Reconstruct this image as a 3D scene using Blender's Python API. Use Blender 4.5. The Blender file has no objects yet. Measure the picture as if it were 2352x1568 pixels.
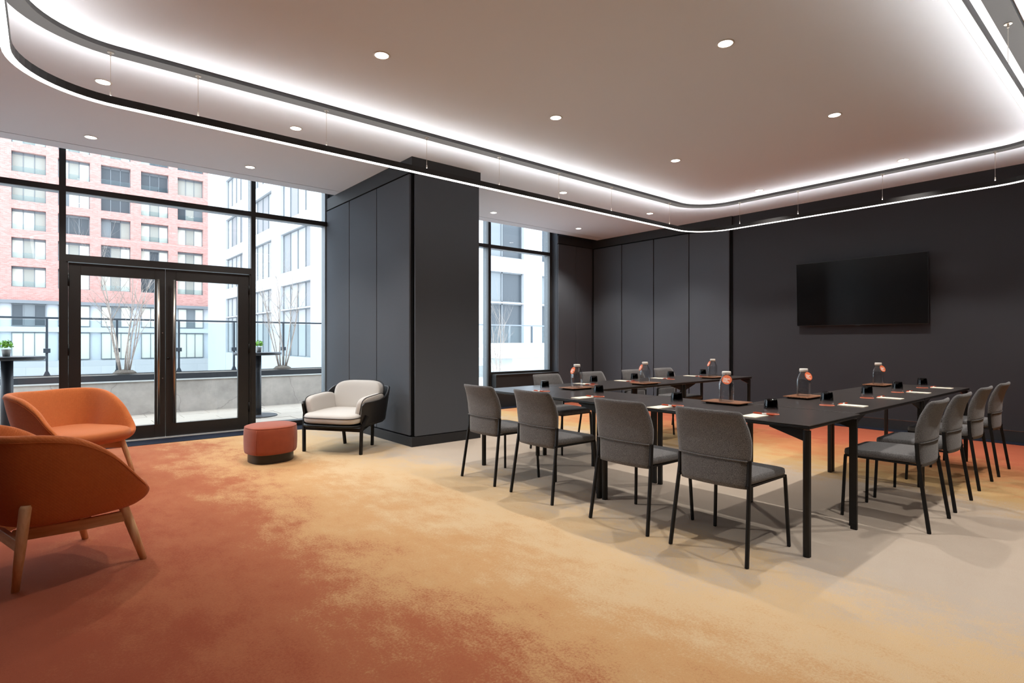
import bpy, bmesh, math, random
from mathutils import Vector, Matrix
R = math.radians
PI = math.pi
scene = bpy.context.scene
COL = scene.collection

# ------------------------------------------------------------------ camera
FPX, V0, AZ, CH = 1281.0, 782.5, R(50.1), 1.22
cam_data = bpy.data.cameras.new('camera')
cam_data.sensor_fit = 'HORIZONTAL'
cam_data.sensor_width = 36.0
cam_data.lens = FPX * 36.0 / 2352.0
cam_data.shift_y = (V0 - 784.0) / 2352.0
cam_data.clip_start = 0.05
cam_data.clip_end = 400
cam = bpy.data.objects.new('camera', cam_data)
COL.objects.link(cam)
cam.location = (0, 0, CH)
cam.rotation_euler = (PI / 2, 0, AZ - PI / 2)
scene.camera = cam

# ------------------------------------------------------------------ sky, exposure
world = bpy.data.worlds.new('overcast_sky')
scene.world = world
world.use_nodes = True
bg = world.node_tree.nodes['Background']
bg.inputs[0].default_value = (0.82, 0.91, 1.0, 1)
bg.inputs[1].default_value = 5.4
vs = scene.view_settings
vs.view_transform = 'Standard'
vs.look = 'None'
vs.gamma = 1.0
vs.use_curve_mapping = False
vs.exposure = 0.16

DOWNLIGHT_W = 105.0
RING_DOWN, RING_UP = 5.0, 32.0

# ------------------------------------------------------------------ materials
def lin(r, g=None, b=None):
    if g is None:
        r, g, b = r
    f = lambda c: (c / 255 / 12.92) if c / 255 <= 0.04045 else ((c / 255 + 0.055) / 1.055) ** 2.4
    return (f(r), f(g), f(b), 1.0)

class NT:
    def __init__(s, name):
        s.m = bpy.data.materials.new(name)
        s.m.use_nodes = True
        s.t = s.m.node_tree
        s.b = s.t.nodes['Principled BSDF']
        s.out = s.t.nodes['Material Output']
    def n(s, kind, **kw):
        nd = s.t.nodes.new(kind)
        for k, v in kw.items():
            if k.startswith('_'):
                setattr(nd, k[1:], v)
            else:
                nd.inputs[k.replace('__', ' ')].default_value = v
        return nd
    def l(s, a, b):
        s.t.links.new(a, b)

def plain(name, rgb, rough=0.5, metal=0.0, spec=0.5, bump=0.0, bscale=200, var=0.0, vscale=20, sheen=0.0, emit=None):
    k = NT(name)
    c = lin(rgb)
    k.b.inputs['Base Color'].default_value = c
    k.b.inputs['Roughness'].default_value = rough
    k.b.inputs['Metallic'].default_value = metal
    k.b.inputs['Specular IOR Level'].default_value = spec
    if sheen:
        k.b.inputs['Sheen Weight'].default_value = sheen
        k.b.inputs['Sheen Roughness'].default_value = 0.5
    if bump or var:
        tc = k.n('ShaderNodeTexCoord')
    if bump:
        nz = k.n('ShaderNodeTexNoise', Scale=bscale, Detail=2.0)
        k.l(tc.outputs['Object'], nz.inputs['Vector'])
        bp = k.n('ShaderNodeBump', Strength=bump, Distance=0.004)
        k.l(nz.outputs['Fac'], bp.inputs['Height'])
        k.l(bp.outputs['Normal'], k.b.inputs['Normal'])
    if var:
        n2 = k.n('ShaderNodeTexNoise', Scale=vscale, Detail=4.0)
        k.l(tc.outputs['Object'], n2.inputs['Vector'])
        mr = k.n('ShaderNodeMapRange')
        mr.inputs[1].default_value = 0.25; mr.inputs[2].default_value = 0.75
        mr.inputs[3].default_value = 1 - var; mr.inputs[4].default_value = 1 + var
        k.l(n2.outputs['Fac'], mr.inputs[0])
        hs = k.n('ShaderNodeHueSaturation')
        hs.inputs['Color'].default_value = c
        k.l(mr.outputs[0], hs.inputs['Value'])
        k.l(hs.outputs['Color'], k.b.inputs['Base Color'])
    if emit:
        k.b.inputs['Emission Color'].default_value = (emit[0], emit[1], emit[2], 1)
        k.b.inputs['Emission Strength'].default_value = emit[3]
    return k.m

M = {}
M['ceiling'] = plain('ceiling_paint', (230, 235, 243), 0.85, spec=0.2)
M['dark_band'] = plain('dark_bulkhead_paint', (52, 52, 53), 0.7, spec=0.3)
M['tv_wall'] = plain('charcoal_wall_paint', (52, 52, 55), 0.75, spec=0.3, bump=0.05, bscale=300)
M['panel'] = plain('grey_fabric_panel', (84, 87, 92), 0.9, spec=0.15, bump=0.25, bscale=700, var=0.05, vscale=900)
M['reveal'] = plain('black_reveal', (14, 14, 14), 0.8, spec=0.1)
M['plinth'] = plain('black_plinth', (44, 44, 45), 0.6, spec=0.3)
M['frame'] = plain('dark_bronze_frame', (38, 35, 33), 0.45, spec=0.5)
M['outer_frame'] = plain('pale_frame_sky_tone', (112, 119, 124), 0.5, spec=0.4)  # sky light on the mullion sides is put into this paler colour
M['steel'] = plain('brushed_steel', (150, 140, 130), 0.32, metal=1.0)
M['wire'] = plain('steel_wire', (190, 180, 170), 0.4, metal=1.0)
M['black_metal'] = plain('black_powder_coat', (17, 16, 15), 0.5, spec=0.3)
M['table_edge'] = plain('table_metal', (20, 18, 16), 0.45, spec=0.35)
M['ring_body'] = plain('black_ring_profile', (26, 24, 23), 0.4, spec=0.4)
M['channel'] = plain('grey_ceiling_channel', (76, 75, 75), 0.7, spec=0.2)
M['ring_down'] = plain('led_diffuser_down', (255, 255, 255), 0.6, emit=(1.0, 0.965, 0.92, RING_DOWN))
M['ring_up'] = plain('led_diffuser_up', (255, 255, 255), 0.6, emit=(1.0, 0.975, 0.94, RING_UP))
M['lamp'] = plain('downlight_lens', (255, 255, 255), 0.6, emit=(1.0, 0.95, 0.88, 9.0))
M['white_trim'] = plain('white_trim', (230, 226, 220), 0.5)
M['wool'] = None
M['oak'] = None
M['cap'] = plain('white_cap', (238, 230, 220), 0.4)
M['tag'] = plain('orange_tag', (232, 112, 62), 0.55)
M['tag_ink'] = plain('tag_white_ink', (250, 240, 228), 0.6)
M['coaster'] = plain('coral_coaster', (240, 138, 104), 0.7)
M['pen'] = plain('orange_pen', (214, 78, 34), 0.3)
M['paper'] = plain('cream_paper', (240, 228, 206), 0.8)
M['black_leather'] = plain('black_leather', (20, 18, 17), 0.42, spec=0.5, bump=0.1, bscale=180)
M['piping'] = plain('dark_piping', (40, 38, 37), 0.6)
M['cushion'] = plain('grey_linen_cushion', (198, 193, 186), 0.9, spec=0.15, bump=0.25, bscale=500, var=0.05, vscale=500, sheen=0.1)
M['velvet'] = plain('rust_velvet', (150, 74, 48), 0.8, spec=0.15, bump=0.1, bscale=90, var=0.08, vscale=14, sheen=0.2)
M['walnut_dark'] = plain('black_stained_base', (28, 22, 19), 0.4)
M['tv_screen'] = plain('tv_screen', (5, 5, 5), 0.22, spec=0.5)
M['tv_bezel'] = plain('tv_bezel', (70, 70, 70), 0.35, metal=0.8)
M['navy'] = plain('navy_carpet', (30, 33, 44), 0.95, spec=0.1, bump=0.3, bscale=300, var=0.15, vscale=60)
M['outdoor_table'] = plain('black_outdoor_table', (52, 56, 62), 0.45, spec=0.4)
M['pot'] = plain('grey_pot', (140, 138, 136), 0.8)
M['leaf'] = plain('green_leaf', (120, 175, 50), 0.6, var=0.3, vscale=40)
M['planter'] = plain('black_planter_steel', (50, 52, 56), 0.5)
M['soil'] = plain('soil', (92, 84, 76), 0.95, bump=0.8, bscale=60, var=0.35, vscale=40)
M['bark'] = plain('pale_bark', (168, 156, 147), 0.8, var=0.25, vscale=30)
M['rail'] = plain('dark_rail_metal', (66, 74, 82), 0.45, spec=0.5)
M['paver'] = plain('pale_stone_paver', (158, 148, 136), 0.85, var=0.05, vscale=8)
M['roof_gravel'] = plain('pale_roof', (180, 181, 181), 0.9, var=0.05, vscale=2)
M['white_wall'] = plain('white_cladding', (176, 178, 181), 0.7, var=0.02, vscale=1)
M['white_box'] = plain('white_roof_box', (206, 208, 206), 0.6)
M['blind'] = plain('cream_blind', (202, 199, 187), 0.8)
M['blind2'] = plain('grey_blind', (150, 148, 140), 0.8)
M['bwin'] = plain('far_window_glass', (66, 71, 76), 0.25, spec=0.3)
M['bwin2'] = plain('far_window_glass_pale', (112, 117, 120), 0.25, spec=0.3)
M['office'] = plain('office_glass', (158, 159, 159), 0.25, spec=0.3)
M['office2'] = plain('office_glass_dark', (134, 136, 138), 0.25, spec=0.3)
M['bframe'] = plain('far_window_frame', (112, 116, 120), 0.6)
M['pale_panel'] = plain('pale_blue_panel', (186, 189, 194), 0.6)
M['stone_wall'] = None
M['gasket'] = plain('white_threshold', (190, 186, 180), 0.5)
M['clear_frit'] = plain('frit_dot', (240, 245, 245), 0.6)

def facing_reflectance(k, f0, f1, p=4.0):
    lw = k.n('ShaderNodeLayerWeight'); lw.inputs[0].default_value = 0.5
    pw = k.n('ShaderNodeMath', _operation='POWER'); pw.inputs[1].default_value = p
    k.l(lw.outputs['Facing'], pw.inputs[0])
    ma = k.n('ShaderNodeMath', _operation='MULTIPLY_ADD'); ma.inputs[1].default_value = f1 - f0; ma.inputs[2].default_value = f0
    k.l(pw.outputs[0], ma.inputs[0])
    return ma.outputs[0]
def glass_pane(name, tint, rough=0.0, f0=0.02, p=4.0):
    k = NT(name)
    k.t.nodes.remove(k.b)
    tr = k.n('ShaderNodeBsdfTransparent'); tr.inputs[0].default_value = tint
    gl = k.n('ShaderNodeBsdfGlossy'); gl.inputs['Roughness'].default_value = rough
    fr = facing_reflectance(k, f0, 0.75, p)
    mx = k.n('ShaderNodeMixShader')
    k.l(fr, mx.inputs[0]); k.l(tr.outputs[0], mx.inputs[1]); k.l(gl.outputs[0], mx.inputs[2])
    k.l(mx.outputs[0], k.out.inputs[0])
    return k.m
M['glass'] = glass_pane('window_glass', (0.955, 0.975, 0.985, 1))
M['rail_glass'] = glass_pane('balustrade_glass', (0.86, 0.91, 0.92, 1))

M['bottle'] = glass_pane('bottle_glass_clear', (0.95, 0.96, 0.965, 1), f0=0.045, p=2.2)

def make_tumbler():
    # smoke-black glass that fades to clear towards the rim it stands on (object z, metres)
    k = NT('smoke_fade_glass')
    tc = k.n('ShaderNodeTexCoord'); sx = k.n('ShaderNodeSeparateXYZ')
    k.l(tc.outputs['Object'], sx.inputs[0])
    mr = k.n('ShaderNodeMapRange'); mr.interpolation_type = 'SMOOTHSTEP'
    mr.inputs[1].default_value = 0.020; mr.inputs[2].default_value = 0.058
    k.l(sx.outputs['Z'], mr.inputs[0])
    rp = k.n('ShaderNodeMix', _data_type='RGBA')
    rp.inputs[6].default_value = (0.95, 0.93, 0.93, 1); rp.inputs[7].default_value = (0.012, 0.014, 0.02, 1)
    k.l(mr.outputs[0], rp.inputs[0])
    tr = k.n('ShaderNodeBsdfTransparent'); k.l(rp.outputs[2], tr.inputs[0])
    gl = k.n('ShaderNodeBsdfGlossy'); gl.inputs['Roughness'].default_value = 0.03
    fr = facing_reflectance(k, 0.04, 0.7); mx = k.n('ShaderNodeMixShader')
    k.l(fr, mx.inputs[0]); k.l(tr.outputs[0], mx.inputs[1]); k.l(gl.outputs[0], mx.inputs[2])
    k.l(mx.outputs[0], k.out.inputs[0])
    return k.m
M['tumbler'] = make_tumbler()

def make_wool(name, c1, c2):
    k = NT(name)
    tc = k.n('ShaderNodeTexCoord')
    nz = k.n('ShaderNodeTexNoise', Scale=330.0, Detail=4.0, Roughness=0.75)
    k.l(tc.outputs['Object'], nz.inputs['Vector'])
    rp = k.n('ShaderNodeValToRGB')
    rp.color_ramp.elements[0].position = 0.36; rp.color_ramp.elements[0].color = lin(c1)
    rp.color_ramp.elements[1].position = 0.66; rp.color_ramp.elements[1].color = lin(c2)
    k.l(nz.outputs['Fac'], rp.inputs[0]); k.l(rp.outputs[0], k.b.inputs['Base Color'])
    k.b.inputs['Roughness'].default_value = 0.95
    k.b.inputs['Specular IOR Level'].default_value = 0.1
    k.b.inputs['Sheen Weight'].default_value = 0.2
    bp = k.n('ShaderNodeBump', Strength=0.35, Distance=0.003)
    k.l(nz.outputs['Fac'], bp.inputs['Height']); k.l(bp.outputs[0], k.b.inputs['Normal'])
    return k.m
M['wool'] = make_wool('charcoal_felt', (42, 41, 42), (134, 131, 129))

def make_wood(name, c1, c2, scale=9.0, stretch=(1, 1, 0.08), rough=0.5, spec=0.4):
    k = NT(name)
    tc = k.n('ShaderNodeTexCoord')
    mp = k.n('ShaderNodeMapping'); mp.inputs['Scale'].default_value = stretch
    k.l(tc.outputs['Object'], mp.inputs[0])
    nz = k.n('ShaderNodeTexNoise', Scale=scale * 8, Detail=4.0, Roughness=0.6)
    k.l(mp.outputs[0], nz.inputs['Vector'])
    wv = k.n('ShaderNodeTexWave', Scale=scale, Distortion=3.0, Detail=2.0)
    k.l(mp.outputs[0], wv.inputs['Vector'])
    ad = k.n('ShaderNodeMath', _operation='MULTIPLY_ADD'); ad.inputs[1].default_value = 0.4
    k.l(wv.outputs['Fac'], ad.inputs[0]); k.l(nz.outputs['Fac'], ad.inputs[2])
    rp = k.n('ShaderNodeValToRGB')
    rp.color_ramp.elements[0].position = 0.4; rp.color_ramp.elements[0].color = lin(c1)
    rp.color_ramp.elements[1].position = 0.95; rp.color_ramp.elements[1].color = lin(c2)
    k.l(ad.outputs[0], rp.inputs[0]); k.l(rp.outputs[0], k.b.inputs['Base Color'])
    k.b.inputs['Roughness'].default_value = rough
    k.b.inputs['Specular IOR Level'].default_value = spec
    return k.m
M['oak'] = make_wood('oak_wood', (238, 202, 156), (206, 162, 114), 7.0, (1, 1, 0.12), 0.5)
M['oak_rail'] = make_wood('oak_wood_long_grain', (238, 202, 156), (206, 162, 114), 7.0, (.12, .12, 1), 0.5)
M['tray'] = make_wood('walnut_tray', (150, 102, 68), (96, 58, 36), 14.0, (1, 0.12, 1), 0.45)
M['table_top'] = make_wood('black_oak_veneer', (42, 38, 36), (58, 52, 49), 16.0, (1, 0.06, 1), 0.30, 0.5)

def make_orange():
    # woven zig-zag relief on burnt orange cloth
    k = NT('burnt_orange_weave')
    tc = k.n('ShaderNodeTexCoord')
    br = k.n('ShaderNodeTexBrick', Scale=22.0, Mortar__Size=0.06)
    br.offset = 0.5
    mp = k.n('ShaderNodeMapping'); mp.inputs['Rotation'].default_value = (0, 0, R(45))
    uv = k.n('ShaderNodeUVMap')
    k.l(uv.outputs[0], mp.inputs[0]); k.l(mp.outputs[0], br.inputs['Vector'])
    br.inputs['Color1'].default_value = (1, 1, 1, 1); br.inputs['Color2'].default_value = (0.9, 0.9, 0.9, 1)
    br.inputs['Mortar'].default_value = (0, 0, 0, 1)
    bp = k.n('ShaderNodeBump', Strength=0.8, Distance=0.005)
    k.l(br.outputs['Color'], bp.inputs['Height']); k.l(bp.outputs[0], k.b.inputs['Normal'])
    nz = k.n('ShaderNodeTexNoise', Scale=60.0, Detail=3.0); k.l(tc.outputs['Object'], nz.inputs['Vector'])
    mx = k.n('ShaderNodeMix', _data_type='RGBA')
    mx.inputs[6].default_value = lin(184, 98, 48); mx.inputs[7].default_value = lin(200, 112, 58)
    k.l(nz.outputs['Fac'], mx.inputs[0]); k.l(mx.outputs[2], k.b.inputs['Base Color'])
    k.b.inputs['Roughness'].default_value = 0.9
    k.b.inputs['Specular IOR Level'].default_value = 0.15
    k.b.inputs['Sheen Weight'].default_value = 0.15
    return k.m
M['orange'] = make_orange()
M['orange_plain'] = plain('burnt_orange_seat', (182, 102, 55), 0.9, spec=0.15, bump=0.2, bscale=350, var=0.05, vscale=120, sheen=0.15)
M['orange_seam'] = plain('orange_seam', (176, 88, 38), 0.9, spec=0.1)

def make_carpet():
    k = NT('ombre_carpet')
    tc = k.n('ShaderNodeTexCoord')
    n1 = k.n('ShaderNodeTexNoise', Scale=0.9, Detail=5.0, Roughness=0.6)
    k.l(tc.outputs['Object'], n1.inputs['Vector'])
    mpx = k.n('ShaderNodeMapping'); mpx.inputs['Scale'].default_value = (1.0, 0.55, 1.0)
    mpx.inputs['Rotation'].default_value = (0, 0, R(20))
    k.l(tc.outputs['Object'], mpx.inputs[0])
    n2 = k.n('ShaderNodeTexNoise', Scale=5.5, Detail=8.0, Roughness=0.72)
    k.l(mpx.outputs[0], n2.inputs['Vector'])
    n3 = k.n('ShaderNodeTexNoise', Scale=90.0, Detail=3.0, Roughness=0.7)
    k.l(tc.outputs['Object'], n3.inputs['Vector'])
    sx = k.n('ShaderNodeSeparateXYZ'); k.l(tc.outputs['Object'], sx.inputs[0])
    def madd(src, mul, add_src=None, add=0.0):
        m_ = k.n('ShaderNodeMath', _operation='MULTIPLY_ADD'); m_.inputs[1].default_value = mul; m_.inputs[2].default_value = add
        k.l(src, m_.inputs[0])
        if add_src is not None: k.l(add_src, m_.inputs[2])
        return m_.outputs[0]
    # x (plus a little y) warped by the three noises
    v = madd(sx.outputs['Y'], CARPET_SKEW, sx.outputs['X'])
    v = madd(n1.outputs['Fac'], 1.8, v)
    v = madd(n2.outputs['Fac'], 1.9, v)
    v = madd(n3.outputs['Fac'], 1.4, v)
    mr = k.n('ShaderNodeMapRange')
    mr.inputs[1].default_value = -2.0 + 2.55; mr.inputs[2].default_value = 10.0 + 2.55
    k.l(v, mr.inputs[0])
    rp = k.n('ShaderNodeValToRGB')
    els = CARPET
    cr = rp.color_ramp
    cr.interpolation = 'B_SPLINE' if False else 'EASE'
    while len(cr.elements) < len(els): cr.elements.new(0.5)
    for e, (x, c) in zip(cr.elements, els):
        e.position = (x + 2) / 12.0; e.color = lin(c)
    k.l(mr.outputs[0], rp.inputs[0])
    # fine pile speckle
    n4 = k.n('ShaderNodeTexNoise', Scale=420.0, Detail=2.0); k.l(tc.outputs['Object'], n4.inputs['Vector'])
    mr2 = k.n('ShaderNodeMapRange'); mr2.inputs[1].default_value = 0.3; mr2.inputs[2].default_value = 0.7
    mr2.inputs[3].default_value = 0.88; mr2.inputs[4].default_value = 1.12
    k.l(n4.outputs['Fac'], mr2.inputs[0])
    hs = k.n('ShaderNodeHueSaturation'); k.l(rp.outputs[0], hs.inputs['Color']); k.l(mr2.outputs[0], hs.inputs['Value'])
    k.l(hs.outputs[0], k.b.inputs['Base Color'])
    k.b.inputs['Roughness'].default_value = 0.97
    k.b.inputs['Specular IOR Level'].default_value = 0.08
    bp = k.n('ShaderNodeBump', Strength=0.3, Distance=0.004)
    k.l(n4.outputs['Fac'], bp.inputs['Height']); k.l(bp.outputs[0], k.b.inputs['Normal'])
    return k.m
CARPET_SKEW = 0.0
CARPET = [(-1.5, (118, 58, 40)), (0.0, (144, 75, 51)), (0.9, (160, 96, 66)), (1.7, (189, 148, 103)), (2.5, (200, 172, 134)),
          (3.4, (182, 168, 152)), (5.0, (178, 162, 145)), (5.9, (184, 151, 104)), (6.8, (184, 124, 82)), (7.7, (172, 94, 68)), (9.0, (164, 82, 58))]
M['carpet'] = make_carpet()

def make_concrete():
    k = NT('cracked_concrete')
    tc = k.n('ShaderNodeTexCoord')
    n1 = k.n('ShaderNodeTexNoise', Scale=1.6, Detail=8.0, Roughness=0.65); k.l(tc.outputs['Object'], n1.inputs['Vector'])
    rp = k.n('ShaderNodeValToRGB')
    rp.color_ramp.elements[0].position = 0.3; rp.color_ramp.elements[0].color = lin(156, 150, 143)
    rp.color_ramp.elements[1].position = 0.65; rp.color_ramp.elements[1].color = lin(198, 190, 182)
    k.l(n1.outputs['Fac'], rp.inputs[0])
    n2 = k.n('ShaderNodeTexNoise', Scale=3.0, Detail=4.0); k.l(tc.outputs['Object'], n2.inputs['Vector'])
    mxv = k.n('ShaderNodeMix', _data_type='RGBA'); mxv.inputs[0].default_value = 0.25
    k.l(tc.outputs['Object'], mxv.inputs[6]); k.l(n2.outputs['Color'], mxv.inputs[7])
    vo = k.n('ShaderNodeTexVoronoi', Scale=1.5); vo.feature = 'DISTANCE_TO_EDGE'; k.l(mxv.outputs[2], vo.inputs['Vector'])
    mr = k.n('ShaderNodeMapRange'); mr.inputs[1].default_value = 0.0; mr.inputs[2].default_value = 0.012
    mr.inputs[3].default_value = 0.72; mr.inputs[4].default_value = 1.0
    k.l(vo.outputs['Distance'], mr.inputs[0])
    hs = k.n('ShaderNodeHueSaturation'); k.l(rp.outputs[0], hs.inputs['Color']); k.l(mr.outputs[0], hs.inputs['Value'])
    k.l(hs.outputs[0], k.b.inputs['Base Color']); k.b.inputs['Roughness'].default_value = 0.9
    return k.m
M['concrete'] = make_concrete()

def make_brick(name, c1, c2, mortar, rh=0.05, bw=0.15):
    k = NT(name)
    tc = k.n('ShaderNodeTexCoord')
    mp = k.n('ShaderNodeMapping'); mp.inputs['Rotation'].default_value = (R(90), 0, 0)
    k.l(tc.outputs['Object'], mp.inputs[0])
    br = k.n('ShaderNodeTexBrick', Scale=1.0, Mortar__Size=0.008, Brick__Width=bw * 2, Row__Height=rh * 2)
    br.inputs['Color1'].default_value = lin(c1); br.inputs['Color2'].default_value = lin(c2); br.inputs['Mortar'].default_value = lin(mortar)
    k.l(mp.outputs[0], br.inputs['Vector']); k.l(br.outputs['Color'], k.b.inputs['Base Color'])
    k.b.inputs['Roughness'].default_value = 0.9
    return k.m
M['brick'] = make_brick('pink_brick', (180, 136, 128), (162, 115, 107), (182, 150, 143))
M['stone_wall'] = make_brick('grey_block_wall', (168, 166, 166), (178, 176, 176), (140, 138, 138), rh=0.4, bw=1.6)

# ------------------------------------------------------------------ mesh building
class MB:
    def __init__(s):
        s.v = []; s.f = []
    def add(s, vs, fs):
        o = len(s.v)
        s.v += [tuple(p) for p in vs]
        s.f += [tuple(i + o for i in f) for f in fs]
        return s
    def box(s, x0, x1, y0, y1, z0, z1):
        vs = [(x0, y0, z0), (x1, y0, z0), (x1, y1, z0), (x0, y1, z0), (x0, y0, z1), (x1, y0, z1), (x1, y1, z1), (x0, y1, z1)]
        return s.add(vs, [(0, 3, 2, 1), (4, 5, 6, 7), (0, 1, 5, 4), (1, 2, 6, 5), (2, 3, 7, 6), (3, 0, 4, 7)])
    def loft(s, rings, cap=True, closed=True):
        n = len(rings[0]); o = []
        vs = [p for r in rings for p in r]; fs = []
        for i in range(len(rings) - 1):
            for j in range(n if closed else n - 1):
                a = i * n + j; b = i * n + (j + 1) % n
                fs.append((a, b, b + n, a + n))
        if cap:
            fs.append(tuple(range(n - 1, -1, -1)))
            fs.append(tuple((len(rings) - 1) * n + j for j in range(n)))
        return s.add(vs, fs)
    def tube(s, pts, rad, seg=8, rect=None, cap=True, up=None, close=False):
        pts = [Vector(p) for p in pts]
        rads = rad if isinstance(rad, (list, tuple)) else [rad] * len(pts)
        rings = []; ref = None
        for i, p in enumerate(pts):
            if close: t = pts[(i + 1) % len(pts)] - pts[i - 1]
            elif i == 0: t = pts[1] - p
            elif i == len(pts) - 1: t = p - pts[i - 1]
            else: t = (pts[i + 1] - p).normalized() + (p - pts[i - 1]).normalized()
            t.normalize()
            if up is not None: a = Vector(up) - t * t.dot(Vector(up))
            elif ref is None:
                a = Vector((0, 0, 1)) if abs(t.z) < 0.9 else Vector((1, 0, 0)); a = a - t * t.dot(a)
            else: a = ref - t * t.dot(ref)
            a.normalize(); ref = a; b = t.cross(a)
            if rect:
                w, h = rect
                rings.append([p + a * (h * q[0]) + b * (w * q[1]) for q in ((.5, -.5), (.5, .5), (-.5, .5), (-.5, -.5))])
            else:
                rings.append([p + (a * math.cos(2 * PI * k / seg) + b * math.sin(2 * PI * k / seg)) * rads[i] for k in range(seg)])
        if close: rings.append(rings[0])
        # orientation: rings go counter clockwise about t
        return s.loft(rings, cap=cap and not close)
    def lathe(s, prof, seg=24, cx=0, cy=0, cap=True):
        rings = [[(cx + r * math.cos(2 * PI * k / seg), cy + r * math.sin(2 * PI * k / seg), z) for k in range(seg)] for r, z in prof]
        return s.loft(rings, cap=cap)
    def prism(s, poly, z0, z1):
        return s.loft([[(x, y, z0) for x, y in poly], [(x, y, z1) for x, y in poly]])
    def mesh(s, name, smooth=False, fix=True):
        me = bpy.data.meshes.new(name)
        me.from_pydata(s.v, [], s.f)
        bm = bmesh.new(); bm.from_mesh(me)
        if fix: bmesh.ops.remove_doubles(bm, verts=bm.verts, dist=1e-6)
        bmesh.ops.recalc_face_normals(bm, faces=bm.faces)
        bm.to_mesh(me); bm.free()
        if smooth:
            for p in me.polygons: p.use_smooth = True
        return me
    def build(s, name, mat, parent=None, smooth=False, bevel=0.0, seg=2, loc=None, rot=None, sub=0):
        return put(name, s.mesh(name, smooth), mat, parent, bevel, seg, loc, rot, sub)

def put(name, me, mat, parent=None, bevel=0.0, seg=2, loc=None, rot=None, sub=0):
    if mat is not None and not me.materials:
        me.materials.append(M[mat] if isinstance(mat, str) else mat)
    o = bpy.data.objects.new(name, me)
    COL.objects.link(o)
    if parent is not None: o.parent = parent
    if loc is not None: o.location = loc
    if rot is not None: o.rotation_euler = rot
    if bevel:
        b = o.modifiers.new('bevel', 'BEVEL'); b.width = bevel; b.segments = seg; b.limit_method = 'ANGLE'; b.angle_limit = R(40)
        b.harden_normals = False
        for p in me.polygons: p.use_smooth = True
        w = o.modifiers.new('wn', 'WEIGHTED_NORMAL'); w.keep_sharp = True
    if sub:
        b = o.modifiers.new('sub', 'SUBSURF'); b.levels = sub; b.render_levels = sub
        for p in me.polygons: p.use_smooth = True
    return o

def tag(o, label=None, cat=None, group=None, kind=None):
    if label: o['label'] = label
    if cat: o['category'] = cat
    if group: o['group'] = group
    if kind: o['kind'] = kind
    return o

def thing(name, label, cat, loc=(0, 0, 0), rz=0.0, group=None):
    o = bpy.data.objects.new(name, None)
    o.empty_display_size = 0.1
    COL.objects.link(o)
    o.location = loc; o.rotation_euler = (0, 0, rz)
    return tag(o, label, cat, group)

KIDS = {}
def copy_tree(root, loc=None, rz=None, label=None, parent=None):
    c = root.copy(); COL.objects.link(c)
    if parent is not None: c.parent = parent
    if loc is not None: c.location = loc
    if rz is not None: c.rotation_euler = (0, 0, rz)
    if label: c['label'] = label
    for ch in root.children:
        copy_tree(ch, parent=c)
    return c

def struct(o): o['kind'] = 'structure'; return o

def box(name, mat, dims, parent=None, bevel=0.0, seg=2):
    return MB().box(*dims).build(name, mat, parent, bevel=bevel, seg=seg)

def sgn(v): return -1.0 if v < 0 else 1.0
def superellipsoid(cx, cy, cz, ax, ay, az, e1=0.35, e2=0.35, nu=28, nv=14, warp=None):
    rings = []
    for i in range(nv + 1):
        t = -PI / 2 + PI * i / nv
        ct = abs(math.cos(t)) ** e1; st = sgn(math.sin(t)) * abs(math.sin(t)) ** e1
        ring = []
        for j in range(nu):
            p = 2 * PI * j / nu
            x = ax * ct * sgn(math.cos(p)) * abs(math.cos(p)) ** e2
            y = ay * ct * sgn(math.sin(p)) * abs(math.sin(p)) ** e2
            q = (cx + x, cy + y, cz + az * st)
            ring.append(warp(*q) if warp else q)
        rings.append(ring)
    return MB().loft(rings)

def catmull(pts, n=8, close=False):
    out = []; m = len(pts); P = [Vector(p) for p in pts]
    rng = range(m if close else m - 1)
    for i in rng:
        p0 = P[i - 1] if (close or i > 0) else P[0] * 2 - P[1]
        p1 = P[i]; p2 = P[(i + 1) % m]
        p3 = P[(i + 2) % m] if (close or i + 2 < m) else P[-1] * 2 - P[-2]
        for k in range(n):
            t = k / n
            out.append(0.5 * ((2 * p1) + (p2 - p0) * t + (2 * p0 - 5 * p1 + 4 * p2 - p3) * t * t + (3 * p1 - p0 - 3 * p2 + p3) * t ** 3))
    if not close: out.append(P[-1])
    return out

# ------------------------------------------------------------------ room shell
XL, XT, YB, YW = -3.4, 8.95, -2.6, 8.15      # left wall, screen wall, wall behind the camera, glass line
ZC = 3.335
floor = struct(box('floor', 'carpet', (XL, XT, YB, YW + .2, -0.12, 0.0)))
for nm, d in (('border_strip', (XL, 4.2, 7.76, YW, 0.0, 0.004)), ('border_strip', (4.2, 8.72, 7.76, YW, 0.0, 0.004)), ('border_strip', (8.72, XT, YB, YW, 0.0, 0.004))):
    box(nm, 'navy', d, floor)
ceil = MB()
ceil.box(XL, XT, YB, 7.625, ZC, ZC + .15)
ceil.box(XL, XT, 7.642, 7.87, ZC, ZC + .15)
ceil_o = struct(ceil.build('ceiling', 'ceiling'))
box('shadow_gap', 'reveal', (XL, XT, 7.62, 7.645, ZC + .05, ZC + .16), ceil_o)
box('blind_pocket', 'ceiling', (XL, XT, 7.87, 8.5, 3.72, 3.8), ceil_o)
box('pocket_face', 'ceiling', (XL, XT, 7.85, 7.87, ZC + .01, 3.75), ceil_o)

wl = struct(box('wall_left', 'tv_wall', (XL - .15, XL, YB, YW + .2, 0, 3.7)))
wb = struct(box('wall_back', 'tv_wall', (XL, XT, YB - .15, YB, 0, 3.7)))
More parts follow.
